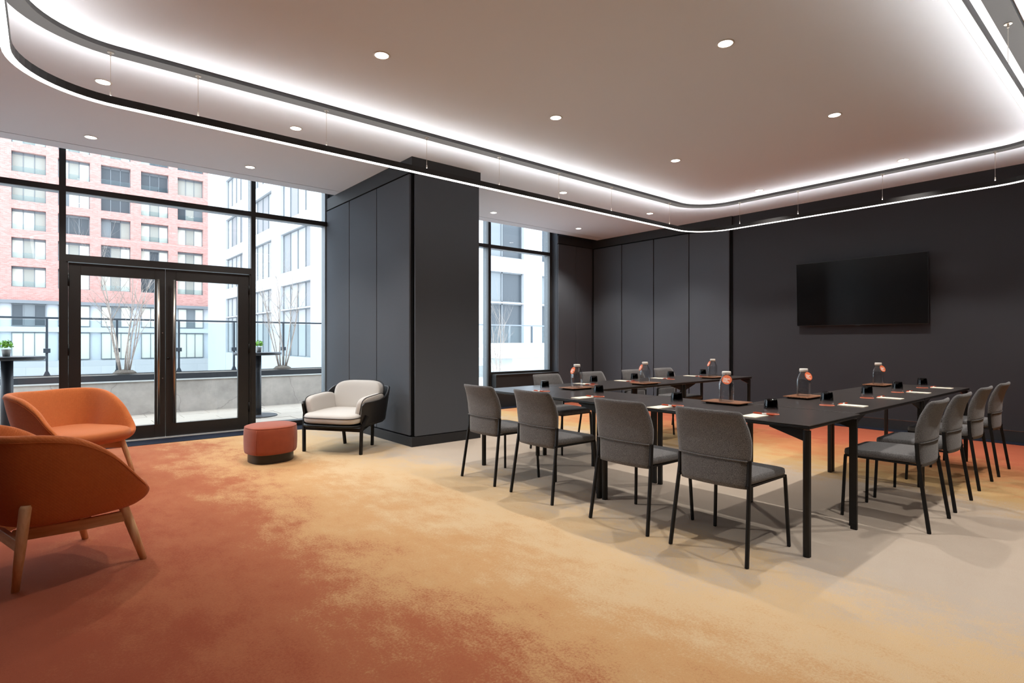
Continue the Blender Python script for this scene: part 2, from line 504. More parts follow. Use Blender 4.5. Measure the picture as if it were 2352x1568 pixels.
# screen wall
wr = struct(box('wall_right', 'tv_wall', (XT, XT + .15, YB, 8.35, 0, 3.7)))
bb = struct(box('baseboard_right', 'plinth', (XT - .018, XT, YB, 4.86, 0.0, 0.135), bevel=.003))
box('baseboard_cap', 'steel', (XT - .02, XT - .001, YB, 4.86, 0.135, 0.139), bb)
def panel_piece(parent, d): return box('panel', 'panel', d, parent, bevel=.006, seg=2)
px = XT - .035
js = [4.90, 5.68, 6.445, 7.215, 7.975]
box('panel_backing', 'reveal', (XT - .012, XT, 4.86, 8.0, 0.0, 3.17), wr)
for a, b in zip(js[:-1], js[1:]):
    panel_piece(wr, (px, XT - .008, a + .008, b - .008, .125, 3.155))
box('panel_plinth', 'plinth', (px, XT - .008, 4.9, 8.0, 0.0, .115), wr)
box('bulkhead_band', 'dark_band', (px, XT, 4.86, 8.0, 3.175, ZC), wr)
# short wall beside the small window
ws = struct(box('wall_window_return', 'panel', (7.9, XT, 8.03, 8.40, 0, 3.7)))
for a, b in ((7.905, 8.415), (8.425, 8.905)):
    panel_piece(ws, (a, b, 8.0, 8.028, .125, 3.165))
box('bulkhead_band', 'dark_band', (7.9, XT, 8.0, 8.03, 3.18, ZC), ws)
box('panel_plinth', 'plinth', (7.9, XT, 8.0, 8.03, 0.0, .115), ws)
# sill box below the small window
sb = struct(box('trim_sill_box', 'plinth', (6.31, 7.9, 8.0, 8.36, 0.0, .575)))
box('sill_cap', 'frame', (6.31, 7.9, 7.99, 8.36, .575, .60), sb)
# column clad in fabric panels
CX0, CX1, CY0 = 3.22, 4.20, 5.64
wc = struct(box('wall_column', 'reveal', (CX0 + .03, CX1 - .03, CY0 + .03, 8.4, 0, 3.7)))
box('panel_plinth', 'plinth', (CX0, CX1, CY0, 8.2, 0, .11), wc, bevel=.002)
box('bulkhead_band', 'dark_band', (CX0, CX1, CY0, 8.2, 3.165, ZC), wc)
for a, b in ((5.70, 6.525), (6.537, 7.355), (7.367, 8.18)):
    panel_piece(wc, (CX0, CX0 + .028, a, b, .125, 3.15))
panel_piece(wc, (CX0 + .045, CX1 - .022, CY0, CY0 + .028, .118, 3.155))
for a, b in ((5.70, 6.525), (6.537, 7.355), (7.367, 8.18)):
    panel_piece(wc, (CX1 - .028, CX1, a, b, .125, 3.15))

# ------------------------------------------------------------------ glazing
D0, D1, GY = YW, YW + .17, YW + .09
def frame(name, parent, x0, x1, z0, z1, d0=D0, d1=D1, mat='frame'):
    o = box(name, mat, (x0, x1, d0, d0 + .045, z0, z1), parent)
    box('outer_cap', 'outer_frame', (x0 + .004, x1 - .004, d0 + .045, d1, z0 + (.004 if z1 - z0 < .3 else 0), z1 - (.004 if z1 - z0 < .3 else 0)), parent)
    return o
def pane(parent, x0, x1, z0, z1, y=GY): return box('pane', 'glass', (x0, x1, y - .004, y + .004, z0, z1), parent)
w1 = struct(box('window_1', 'frame', (XL, .115, D0, D1, 0.0, .075)))       # bottom rail left of the doors
for a, b in ((-1.93, -1.87), (.115, .178), (2.159, 2.218)):
    frame('mullion', w1, a, b, 0.0, 3.72)
for a, b in ((XL, -1.93), (-1.87, .115), (.178, 2.159), (2.218, CX0)):
    frame('transom', w1, a, b, 2.925, 2.99)
    pane(w1, a, b, 2.99, 3.7)
for a, b in ((XL, -1.93), (-1.87, .115), (2.218, CX0)): pane(w1, a, b, .075, 2.925)
pane(w1, .178, 2.159, 2.21, 2.925)
frame('transom', w1, .178, 2.159, 2.13, 2.21)
box('bottom_rail', 'frame', (2.218, CX0 + .05, D0, D1, 0, .075), w1)
box('end_mullion', 'outer_frame', (CX0 - .02, CX0 + .03, D0 + .03, D1, 0, 3.72), w1)
# double doors
dr = struct(box('door_1', 'gasket', (.178, 2.159, YW - .02, YW + .15, 0.0, .012)))
for a, b in ((.178, .198), (2.139, 2.159)):
    box('jamb', 'frame', (a, b, YW + .01, YW + .10, .012, 2.13), dr)
def leaf(x0, x1, g0, g1, hx):
    lf = box('door_leaf', 'frame', (x0, g0, YW + .03, YW + .075, .018, 2.122), dr, bevel=.002)
    for nm, d in (('stile', (g1, x1, .018, 2.122)), ('top_rail', (g0, g1, 1.985, 2.122)), ('bottom_rail', (g0, g1, .018, .178))):
        box(nm, 'frame', (d[0], d[1], YW + .03, YW + .075, d[2], d[3]), lf, bevel=.002)
    box('pane', 'glass', (g0, g1, YW + .048, YW + .056, .178, 1.985), lf)
    h = MB().tube([(hx, YW - .03, .185), (hx, YW - .03, 1.985)], .016, 14).build('pull_handle', 'steel', lf, smooth=True)
    for z in (.75, 1.32, .26, 1.91):
        MB().tube([(hx, YW - .03, z), (hx, YW + .032, z)], .008, 8).build('standoff', 'steel', lf, smooth=True)
    for z in (.25, 1.05, 1.85):
        xh = x0 if abs(x0 - .198) < .02 else x1
        MB().tube([(xh, YW + .018, z), (xh, YW + .018, z + .13)], .011, 8).build('hinge', 'black_metal', lf, smooth=True)
    return lf
leaf(.200, 1.155, .314, 1.042, 1.075)
rl = leaf(1.160, 2.137, 1.275, 2.000, 1.243)
MB().tube([(1.185, YW + .03, 1.00), (1.185, YW + .018, 1.00)], .014, 12).build('lock_cylinder', 'black_metal', rl, smooth=True)
for z in (.75, 1.32):
    MB().tube([(1.125, YW + .03, z), (1.125, YW + .026, z)], .008, 10).build('bolt_cap', 'steel', rl, smooth=True)
# small window
w2 = struct(box('window_2', 'frame', (4.2, 6.31, D0, D1, 0, .075)))
for a, b in ((5.05, 5.11), (6.248, 6.309), (7.81, 7.872)):
    frame('mullion', w2, a, b, 0 if a < 6.3 else .6, 3.72)
for a, b in ((4.2, 5.05), (5.11, 6.248), (6.309, 7.81)):
    frame('transom', w2, a, b, 2.935, 3.0)
    pane(w2, a, b, 3.0, 3.7)
    pane(w2, a, b, .075 if a < 6.2 else .63, 2.935)
frame('sill_rail', w2, 6.309, 7.81, .60, .64)

# ------------------------------------------------------------------ ring pendant light
def rrect(x0, x1, y0, y1, r, n=14):
    pts = []
    for cx, cy, a0 in ((x1 - r, y1 - r, 0), (x0 + r, y1 - r, 90), (x0 + r, y0 + r, 180), (x1 - r, y0 + r, 270)):
        for k in range(n + 1):
            a = R(a0 + 90 * k / n); pts.append((cx + r * math.cos(a), cy + r * math.sin(a)))
    return pts
RX0, RX1, RY0, RY1, RR = -.18, 8.03, .72, 4.95, .58
def ring_band(w, z0, z1, a=None):
    # w: outward offset of the outer edge (or full width when a is None); a: outward offset of the inner edge
    if a is None: w, a = w / 2, -w / 2
    o = rrect(RX0 - w, RX1 + w, RY0 - w, RY1 + w, RR + w)
    i = rrect(RX0 - a, RX1 + a, RY0 - a, RY1 + a, RR + a)
    m = MB(); n = len(o)
    vs = [(x, y, z0) for x, y in o] + [(x, y, z1) for x, y in o] + [(x, y, z1) for x, y in i] + [(x, y, z0) for x, y in i]
    fs = []
    for k in range(n):
        q = (k + 1) % n
        for s_ in range(4):
            a = s_ * n; b = ((s_ + 1) % 4) * n
            fs.append((a + k, a + q, b + q, b + k))
    return m.add(vs, fs)
ZR = 2.92
ring = thing('ring_pendant_light', 'long rounded-rectangle black LED ring hanging on wires under the ceiling', 'pendant light', (0, 0, 0))
pf = ring_band(.05, ZR + .005, ZR + .036)
pf.add(*(lambda q: (q.v, q.f))(ring_band(.025, ZR + .036, ZR + .060, .0215)))
pf.add(*(lambda q: (q.v, q.f))(ring_band(-.0215, ZR + .036, ZR + .060, -.025)))
pf.build('profile', 'ring_body', ring)
tag(ring_band(.042, ZR, ZR + .006).build('lower_diffuser', 'ring_down', ring), 'glowing white LED strip')
ring_band(.042, ZR + .044, ZR + .048).build('upper_diffuser', 'ring_up', ring)
ring_band(.115, 3.303, ZC).build('ceiling_channel', 'channel', ring)
posts = [(x, RY1) for x in (.36, .92, 1.95, 3.0, 3.95, 4.9, 5.9, 7.25)] + [(x, RY0) for x in (.4, 1.9, 3.4, 4.85, 6.4, 7.4)] + \
        [(RX1, y) for y in (4.25, 3.4, 2.38, 1.30)] + [(RX0, y) for y in (4.32, 2.8, 1.4)]
for x, y in posts:
    wr_ = MB().tube([(x, y, ZR + .040), (x, y, 3.303)], .0016, 6).build('suspension_wire', 'wire', ring)
    MB().tube([(x, y, ZR + .058), (x, y, ZR + .10)], .005, 8).build('gripper', 'wire', wr_, smooth=True)
    MB().lathe([(.022, 3.298), (.022, 3.303)], 14, x, y).lathe([(.006, 3.275), (.006, 3.298)], 10, x, y).build('canopy_plate', 'wire', wr_)

# ------------------------------------------------------------------ recessed downlights
def make_downlight():
    t = thing('recessed_downlight', 'small round recessed ceiling downlight, switched on', 'downlight', group='recessed downlights in the ceiling')
    m = MB(); n = 24
    ro, ri = .062, .05
    prof = [(ro, 0.0), (ro, -.003), (ri, -.004), (ri, -.0005)]
    rings = [[(r * math.cos(2 * PI * k / n), r * math.sin(2 * PI * k / n), z) for k in range(n)] for r, z in prof]
    rings.append(rings[0])
    m.loft(rings, cap=False).build('trim_ring', 'white_trim', t, smooth=True)
    MB().lathe([(.0001, -.0012), (ri, -.0012), (ri, -.0002), (.0001, -.0002)], 24, cap=False).build('lens', 'lamp', t)
    ld = bpy.data.lights.new('downlight_beam', 'SPOT')
    ld.energy = DOWNLIGHT_W; ld.color = (1.0, 0.96, 0.915); ld.spot_size = R(104); ld.spot_blend = 0.6; ld.shadow_soft_size = .035
    lo = bpy.data.objects.new('beam', ld); COL.objects.link(lo); lo.parent = t; lo.location = (0, 0, -.02)
    return t
dl0 = make_downlight()
XS, YS = (.36, 1.91, 3.71, 5.67, 7.70), (7.255, 5.64, 3.79, 2.07)
spots = [(x, y) for y in YS for x in XS]
drop = {(3.71, 7.255), (3.71, 5.64), (.36, 3.79), (.36, 2.07), (1.91, 2.07)}
spots = [p for p in spots if p not in drop] + [(x, .28) for x in XS[1:]]  # last row is unseen, added to light the foreground carpet
wher = {7.255: 'in the ceiling row next to the windows', 5.64: 'between the window row and the ring light'}
for i, (x, y) in enumerate(spots):
    if i == 0: o = dl0; o.location = (x, y, ZC)
    else: o = copy_tree(dl0, (x, y, ZC))
    inside = RX0 < x < RX1 and RY0 < y < RY1
    if y in wher:
        o['label'] = 'round white recessed downlight ' + wher[y]; o['group'] = 'downlights ' + wher[y]
    elif inside:
        o['label'] = 'round white recessed downlight in the ceiling inside the LED ring'; o['group'] = 'downlights inside the ring light'
    else:
        o['label'] = 'unseen round recessed downlight added outside the ring, away from the windows'; o['group'] = 'unseen downlights added behind the ring light'

# ------------------------------------------------------------------ wall screen
tv = thing('wall_screen', 'large black flat screen mounted on the charcoal wall', 'television', (XT, 2.935, 1.92))
def tilt(mb, ang=R(2.0)):
    c, s_ = math.cos(ang), math.sin(ang)
    mb.v = [(x * c - z * s_, y, x * s_ + z * c) for x, y, z in mb.v]
    return mb
tilt(MB().box(-.10, -.065, -.835, .835, -.472, .472)).build('bezel', 'tv_bezel', tv, bevel=.003)
tilt(MB().box(-.1015, -.0995, -.830, .830, -.465, .468)).build('screen', 'tv_screen', tv)
tilt(MB().box(-.065, -.05, -.5, .5, -.3, .3)).build('rear_housing', 'black_metal', tv, bevel=.004)
MB().box(-.06, 0.0, -.25, .25, -.2, .2).build('wall_bracket', 'black_metal', tv)
tag(tilt(MB().box(-.103, -.095, -.022, .022, -.478, -.469)).build('logo_tab', 'tv_bezel', tv, bevel=.001), 'small silver tab')

# ------------------------------------------------------------------ conference tables
TZ = .746
def make_table(L, W):
    # long axis along local y
    t = thing('conference_table', 'x', 'table')
    MB().box(-W / 2, W / 2, -L / 2, L / 2, TZ - .006, TZ).build('tabletop', 'table_top', t, bevel=.002)
    MB().box(-W / 2 + .001, W / 2 - .001, -L / 2 + .001, L / 2 - .001, TZ - .024, TZ - .0065).build('top_edge', 'table_edge', t, bevel=.005)
    for sx in (-1, 1):
        for sy in (-1, 1):
            x, y = sx * (W / 2 - .028), sy * (L / 2 - .026)
            n = 10; poly = []
            # D-shaped extrusion, round face outwards
            for k in range(n + 1):
                a = -PI / 2 + PI * k / n
                poly.append((x + sx * (.004 + .015 * math.cos(a)), y + .0185 * math.sin(a)))
            poly += [(x - sx * .014, y + .0185), (x - sx * .014, y - .0185)]
            lg = MB().prism(poly, 0.0, TZ - .032).build('leg', 'table_edge', t)
            MB().box(x - .012, x + .012, y - .012, y + .012, TZ - .033, TZ - .023).build('leg_joint', 'steel', lg)
            y1 = y - sy * .21
            g = MB()
            g.add([(x - .006, y, TZ - .025), (x + .006, y, TZ - .025), (x + .006, y1, TZ - .025), (x - .006, y1, TZ - .025),
                   (x - .006, y, TZ - .098), (x + .006, y, TZ - .098), (x + .006, y1, TZ - .033), (x - .006, y1, TZ - .033)],
                  [(0, 1, 2, 3), (4, 7, 6, 5), (0, 4, 5, 1), (1, 5, 6, 2), (2, 6, 7, 3), (3, 7, 4, 0)])
            g.build('gusset', 'table_edge', t)
    return t
TL, TW = 1.535, .775
tabs = [((3.66, 2.093), 0, 'black conference table below the bottle and two place settings, backs of two chairs at it, away from the column'),
        ((3.66, 3.635), 0, 'black conference table across the open end of the U, nearest the dark column'),
        ((4.845, 1.735), 1, 'black conference table farthest from the windows, joined to the corner of the U'),
        ((6.40, 1.735), 1, 'black conference table farthest from the windows, nearest the wall screen'),
        ((4.845, 4.005), 1, 'black conference table on the window side, joined to the corner of the U'),
        ((6.40, 4.005), 1, 'black conference table on the window side, nearest the panelled wall')]
tabs[0] = (tabs[0][0], 0, 'black conference table across the closed end of the U, farthest from the column')
tabs[1] = (tabs[1][0], 0, 'black conference table across the closed end of the U, nearest the dark column')
t0 = make_table(1.538, TW)
for i, ((x, y), r_, lb) in enumerate(tabs):
    o = t0 if i == 0 else copy_tree(t0)
    o.location = (x, y, 0); o.rotation_euler = (0, 0, R(90) * r_)
    o['label'] = lb; o['group'] = 'conference tables set in a U'
    if r_: o.scale = (.97, 1.01, 1)

# ------------------------------------------------------------------ dining chairs
def make_chair():
    t = thing('conference_chair', 'x', 'chair', group='charcoal felt chairs around the tables')
    def bx(z):   # centre line of the back
        pts = [(.40, -.205), (.50, -.205), (.57, -.206), (.66, -.213), (.74, -.232), (.80, -.256), (.835, -.275)]
        for (z0, x0), (z1, x1) in zip(pts[:-1], pts[1:]):
            if z <= z1: return x0 + (x1 - x0) * (z - z0) / (z1 - z0)
        return pts[-1][1]
    def slab(z0, z1, hw, th, nz, ny=12, round_top=False, curve=.03):
        rings = []
        for i in range(nz + 1):
            z = z0 + (z1 - z0) * i / nz
            w = hw(z)
            c = bx(z)
            e = th
            if round_top and i >= nz - 2: e = th * (1, .82, .35)[i - nz + 2]
            if i == 0: e = th * .75
            if i == 1 and nz > 4: e = th * .97
            ring = []
            def xx(y): return c + curve * (abs(y) / .228) ** 2
            for j in range(ny + 1):
                y = -w + 2 * w * j / ny
                k = .45 if j in (0, ny) else 1.0
                ring.append((xx(y) + e * k, y, z))
            for j in range(ny + 1):
                y = w - 2 * w * j / ny
                k = .45 if j in (0, ny) else 1.0
                ring.append((xx(y) - e * k, y, z))
            rings.append(ring)
        return MB().loft(rings)
    def hw(z):
        w = .222 + .008 * math.sin(PI * min(1, max(0, (z - .56) / .24)))
        if z > .66: w -= .016 * ((z - .66) / .175) ** 1.3
        if z > .812: w -= .012 * ((z - .812) / .023) ** 2.2
        return w
    slab(.558, .835, hw, .019, 24, round_top=True).build('backrest', 'wool', t, smooth=True)
    slab(.405, .562, lambda z: .204, .0155, 6).build('back_skirt', 'wool', t, smooth=True)
    sm = [(bx(.562) - .018 + .03 * (abs(y) / .228) ** 2, y, .561) for y in [-.214 + .428 * k / 12 for k in range(13)]]
    MB().tube(sm, .0045, 6).build('back_seam', 'wool', t, smooth=True)
    # seat pad
    def wp(x, y, z):
        f = (x + .2) / .45
        return (x, y * (1 + .02 * f), z - .006 * f * f - (.006 if z > .45 else 0) * max(0, f - .7) * 3)
    superellipsoid(.033, 0, .4535, .222, .226, .030, .32, .16, 40, 12, wp).build('seat', 'wool', t, smooth=True)
    fr = MB()
    for sy in (-1, 1):
        fr.tube([(-.205, sy * .212, .421), (.238, sy * .218, .421)], 0, rect=(.018, .012))
    fr.tube([(.236, -.218, .421), (.236, .218, .421)], 0, rect=(.018, .012))
    fr.build('seat_frame', 'black_metal', t)
    for sy in (-1, 1):
        MB().tube([(.236, sy * .220, .427), (.238, sy * .222, .40), (.252, sy * .238, 0.0)], 0, rect=(.019, .018), up=(0, 1, 0)).build('leg', 'black_metal', t, bevel=.004)
        MB().tube([(-.204 + .026, sy * .217, .563), (-.205 + .022, sy * .217, .47), (-.250, sy * .238, 0.0)], 0, rect=(.022, .018), up=(0, 1, 0)).build('leg', 'black_metal', t, bevel=.004)
    return t
ch0 = make_chair()
front = [(3.13, 3.91), (3.13, 3.22), (3.13, 2.365), (3.13, 1.722)]
right = [(4.52, 1.262), (5.19, 1.268), (6.055, 1.29), (6.79, 1.285)]
far_ = [(4.455, 4.465), (5.225, 4.465), (6.03, 4.465), (6.735, 4.465)]
ords = ('first', 'second', 'third', 'fourth')
seats = [(x, y, 0.0, 'charcoal felt chair with its back to the lounge, %s from the dark column' % ords[i]) for i, (x, y) in enumerate(front)]
seats += [(x, y, R(90), 'charcoal felt chair on the side away from the windows, %s from the screen wall' % ords[3 - i]) for i, (x, y) in enumerate(right)]
seats += [(x, y, R(-90), 'charcoal felt chair on the window side of the tables, %s from the screen wall' % ords[3 - i]) for i, (x, y) in enumerate(far_)]
for i, (x, y, rz, lb) in enumerate(seats):
    o = ch0 if i == 0 else copy_tree(ch0)
    o.location = (x, y, 0); o.rotation_euler = (0, 0, rz); o['label'] = lb

# ------------------------------------------------------------------ place settings
def make_tumbler_obj():
    t = thing('tumbler', 'x', 'glass')
    # upside down: mouth on the coaster, base on top
    outer = [(.0435, 0.0), (.0440, .012), (.0432, .035), (.0405, .066), (.0372, .090), (.0345, .0955)]
    inner = [(.033, .086), (.0375, .064), (.0405, .034), (.0412, .012), (.041, 0.0)]
    MB().lathe([(.0001, .0955)] + outer[::-1] + inner[::-1] + [(.0001, .086)], 28, cap=False).build('glass_body', 'tumbler', t, smooth=True)
    return t
def make_coaster():
    return MB().lathe([(.0001, 0), (.049, 0), (.05, .0008), (.05, .0022), (.049, .003), (.0001, .003)], 32, cap=False).mesh('coaster')
def make_pen():
    t = thing('ballpoint_pen', 'x', 'pen')
    MB().tube([(0, -.072, .0058), (0, .048, .0058)], .0048, 10).build('barrel', 'pen', t, smooth=True)
    MB().tube([(0, -.072, .0058), (0, -.082, .0058)], [.0046, .0015], 10).build('tip', 'pen', t, smooth=True)
    MB().tube([(0, .048, .0058), (0, .062, .0058)], .0038, 10).build('push_button', 'pen', t, smooth=True)
    MB().box(-.002, .002, .005, .052, .0102, .0118).build('clip', 'pen', t)
    tag(MB().tube([(0, -.03, .0058), (0, .0, .0058)], .00486, 10).build('printed_band', 'tag_ink', t, smooth=True), 'faint white lettering band')
    return t
tum0, pen0 = make_tumbler_obj(), make_pen()
coaster_me = make_coaster()
pad_me = MB().box(-.085, .085, -.05, .05, 0, .005).mesh('notepad')
first = [True]
def setting(x, y, rz, side, ordn, gdx, gdy, pdx, pdy, ndx, ndy):
    """x,y chair axis at the table edge; local +x = towards the table middle, local +y = sitter's left"""
    c, s_ = math.cos(rz), math.sin(rz)
    W = lambda a, b: (x + a * c - b * s_, y + a * s_ + b * c)
    gx, gy = W(gdx, gdy)
    where = '%s from the %s' % (ordn, side)
    co = put('coaster', coaster_me, 'coaster', loc=(gx, gy, TZ))
    tag(co, 'round coral coaster under a black glass, ' + where, 'coaster', 'coral coasters on the tables')
    if first[0]: g = tum0; g.location = (gx, gy, TZ + .003)
    else: g = copy_tree(tum0, (gx, gy, TZ + .003))
    tag(g, 'upturned black-to-clear glass tumbler, ' + where, 'glass', 'upturned tumblers on the tables')
    qx, qy = W(pdx, pdy)
    pd = put('notepad', pad_me, 'paper', loc=(qx, qy, TZ), rot=(0, 0, rz))
    tag(pd, 'cream paper notepad lying on the table, ' + where, 'notepad', 'cream notepads on the tables')
    nx, ny = W(ndx, ndy)
    if first[0]: p = pen0; p.location = (nx, ny, TZ); p.rotation_euler = (0, 0, rz + R(-4))
    else: p = copy_tree(pen0, (nx, ny, TZ), rz + R(-4))
    tag(p, 'orange ballpoint pen beside a notepad, ' + where, 'pen', 'orange pens on the tables')
    first[0] = False
for i, (yy, dx) in enumerate([(3.83, .0), (3.165, .0), (2.355, -.07), (1.70, 0)]):
    setting(3.275, yy, 0.0, 'column, lounge-side row', ords[i], .322 + dx, -.008, .145 + dx, .015, .262 + dx, .02)
for i, (xx, yy) in enumerate([(4.50, 1.36), (5.32, 1.36), (6.10, 1.36), (6.875, 1.36)]):
    setting(xx, yy, R(90), 'screen wall, far from windows', ords[3 - i], .30, .095, .165, -.012, .25, -.06)
for i, xx in enumerate([4.505, 5.20, 5.915, 6.64]):
    setting(xx, 4.385, R(-90), 'screen wall, window side', ords[3 - i], .362, -.0, .17, .02, .29, .03)

# ------------------------------------------------------------------ bottles on trays
def rsq(a, e, n=32): # rounded square ring
    return [(a * sgn(math.cos(t)) * abs(math.cos(t)) ** e, a * sgn(math.sin(t)) * abs(math.sin(t)) ** e) for t in [2 * PI * k / n for k in range(n)]]
def make_bottle():
    t = thing('water_bottle', 'x', 'bottle')
    prof = [(.0440, 0.0, .42), (.0475, .006, .40), (.0480, .02, .40), (.0480, .125, .40), (.0465, .142, .46), (.0400, .166, .62), (.0310, .190, .9), (.0270, .200, 1.0), (.0270, .212, 1.0)]
    outer = [[(x, y, z) for x, y in rsq(a, e)] for a, z, e in prof]
    inn = [(.0254, .212, 1.0), (.0254, .200, 1.0), (.0294, .1895, .9), (.0385, .1655, .62), (.0449, .142, .46), (.0464, .125, .40), (.0464, .02, .40), (.0430, .008, .42)]
    inner = [[(x, y, z) for x, y in rsq(a, e)] for a, z, e in inn]
    MB().loft(outer + inner).build('glass_body', 'bottle', t, smooth=True)
    MB().lathe([(.0285, .2005), (.0325, .2005), (.0315, .207), (.0335, .209), (.0315, .224), (.0300, .2275), (.0001, .2280)], 28, cap=False).build('cap', 'cap', t, smooth=True)
    MB().lathe([(.0001, .2006), (.0285, .2006)], 28, cap=False).build('cap_liner', 'cap', t)
    MB().tube([(.0285 * math.cos(a), .0285 * math.sin(a), .196) for a in [2 * PI * k / 20 for k in range(20)]], .0012, 6, close=True).build('tag_cord', 'black_metal', t)
    return t
def letters(txt, size):
    cu = bpy.data.curves.new('tag_text', 'FONT'); cu.body = txt; cu.size = size; cu.align_x = 'LEFT'; cu.align_y = 'CENTER'
    cu.offset = .0005; cu.space_line = .82; cu.resolution_u = 2
    ob = bpy.data.objects.new('tmp_text', cu); COL.objects.link(ob)
    bpy.context.view_layer.update()
    me = bpy.data.meshes.new_from_object(ob.evaluated_get(bpy.context.evaluated_depsgraph_get()))
    bpy.data.objects.remove(ob); bpy.data.curves.remove(cu)
    xs = [v.co.x for v in me.vertices]; cx = (min(xs) + max(xs)) / 2
    for v in me.vertices: v.co.x -= cx
    me.name = 'lettering'
    return me
text_me = letters('Refresh.\nRefill.\nRepeat.', .0145)
tag_me = MB().lathe([(.0001, 0), (.0355, 0), (.0355, .0012), (.0001, .0012)], 32, cap=False).mesh('tag_disc')
def make_tray():
    t = thing('serving_tray', 'x', 'tray')
    def ring(hx, hy, r, z):
        return [(x, y, z) for x, y in rrect(-hx, hx, -hy, hy, r, 5)]
    HX, HY = .105, .155
    MB().loft([ring(HX - .012, HY - .012, .012, .010), ring(HX, HY, .016, .0135), ring(HX, HY, .016, .0185), ring(HX - .006, HY - .006, .014, .0185), ring(HX - .009, HY - .009, .013, .0165)]).build('plate', 'tray', t)
    MB().loft([ring(HX - .028, HY - .028, .01, 0.0), ring(HX - .022, HY - .022, .01, .0102)]).build('foot', 'walnut_dark', t)
    return t
bot0, tray0 = make_bottle(), make_tray()
bottles = [((4.01, 3.80), R(90), 168, 'at the table corner nearest the column', (0, 0)),
           ((5.02, 3.74), R(90), 150, 'middle of the window-side tables', (0, 0)),
           ((6.50, 3.80), R(90), 142, 'screen end of the window-side tables', (0, 0)),
           ((3.94, 2.19), 0.0, 212, 'middle of the lounge-side table row', (0, 0)),
           ((4.83, 2.00), R(90), 248, 'middle of the tables farthest from the windows', (0, 0)),
           ((6.72, 2.03), R(90), 248, 'screen end of the tables farthest from the windows', (0, 0))]
bot_all = [bot0] + [copy_tree(bot0) for _ in bottles[1:]]
for i, ((x, y), rz, ta, wh, off) in enumerate(bottles):
    tr = tray0 if i == 0 else copy_tree(tray0)
    tr.location = (x, y, TZ); tr.rotation_euler = (0, 0, rz)
    tag(tr, 'walnut tray under a bottle, ' + wh, 'tray', 'walnut trays under the bottles')
    b = bot_all[i]
    b.location = (x, y, TZ + .0166); b.rotation_euler = (0, 0, rz + R(8))
    tag(b, 'clear white-capped bottle with orange tag, ' + wh, 'bottle', 'glass bottles with orange tags')
    # hanging tag: disc normal points outwards along angle ta
    a = R(ta) - (rz + R(8))
    tg = put('neck_tag', tag_me, 'tag', b)
    nrm = Vector((math.cos(a), math.sin(a), .42)).normalized(); sid = Vector((-math.sin(a), math.cos(a), 0)); upv = nrm.cross(sid)
    rad = .049
    mt = Matrix((sid, upv, nrm)).transposed().to_4x4() @ Matrix.Rotation(R(-8), 4, 'Z')
    mt.translation = Vector((math.cos(a) * rad, math.sin(a) * rad, .167))
    tg.matrix_local = mt
    tag(tg, 'round orange card reading Refresh. Refill. Repeat.')
    tx = put('lettering', text_me, 'tag_ink', tg, loc=(0, -.004, .0016))

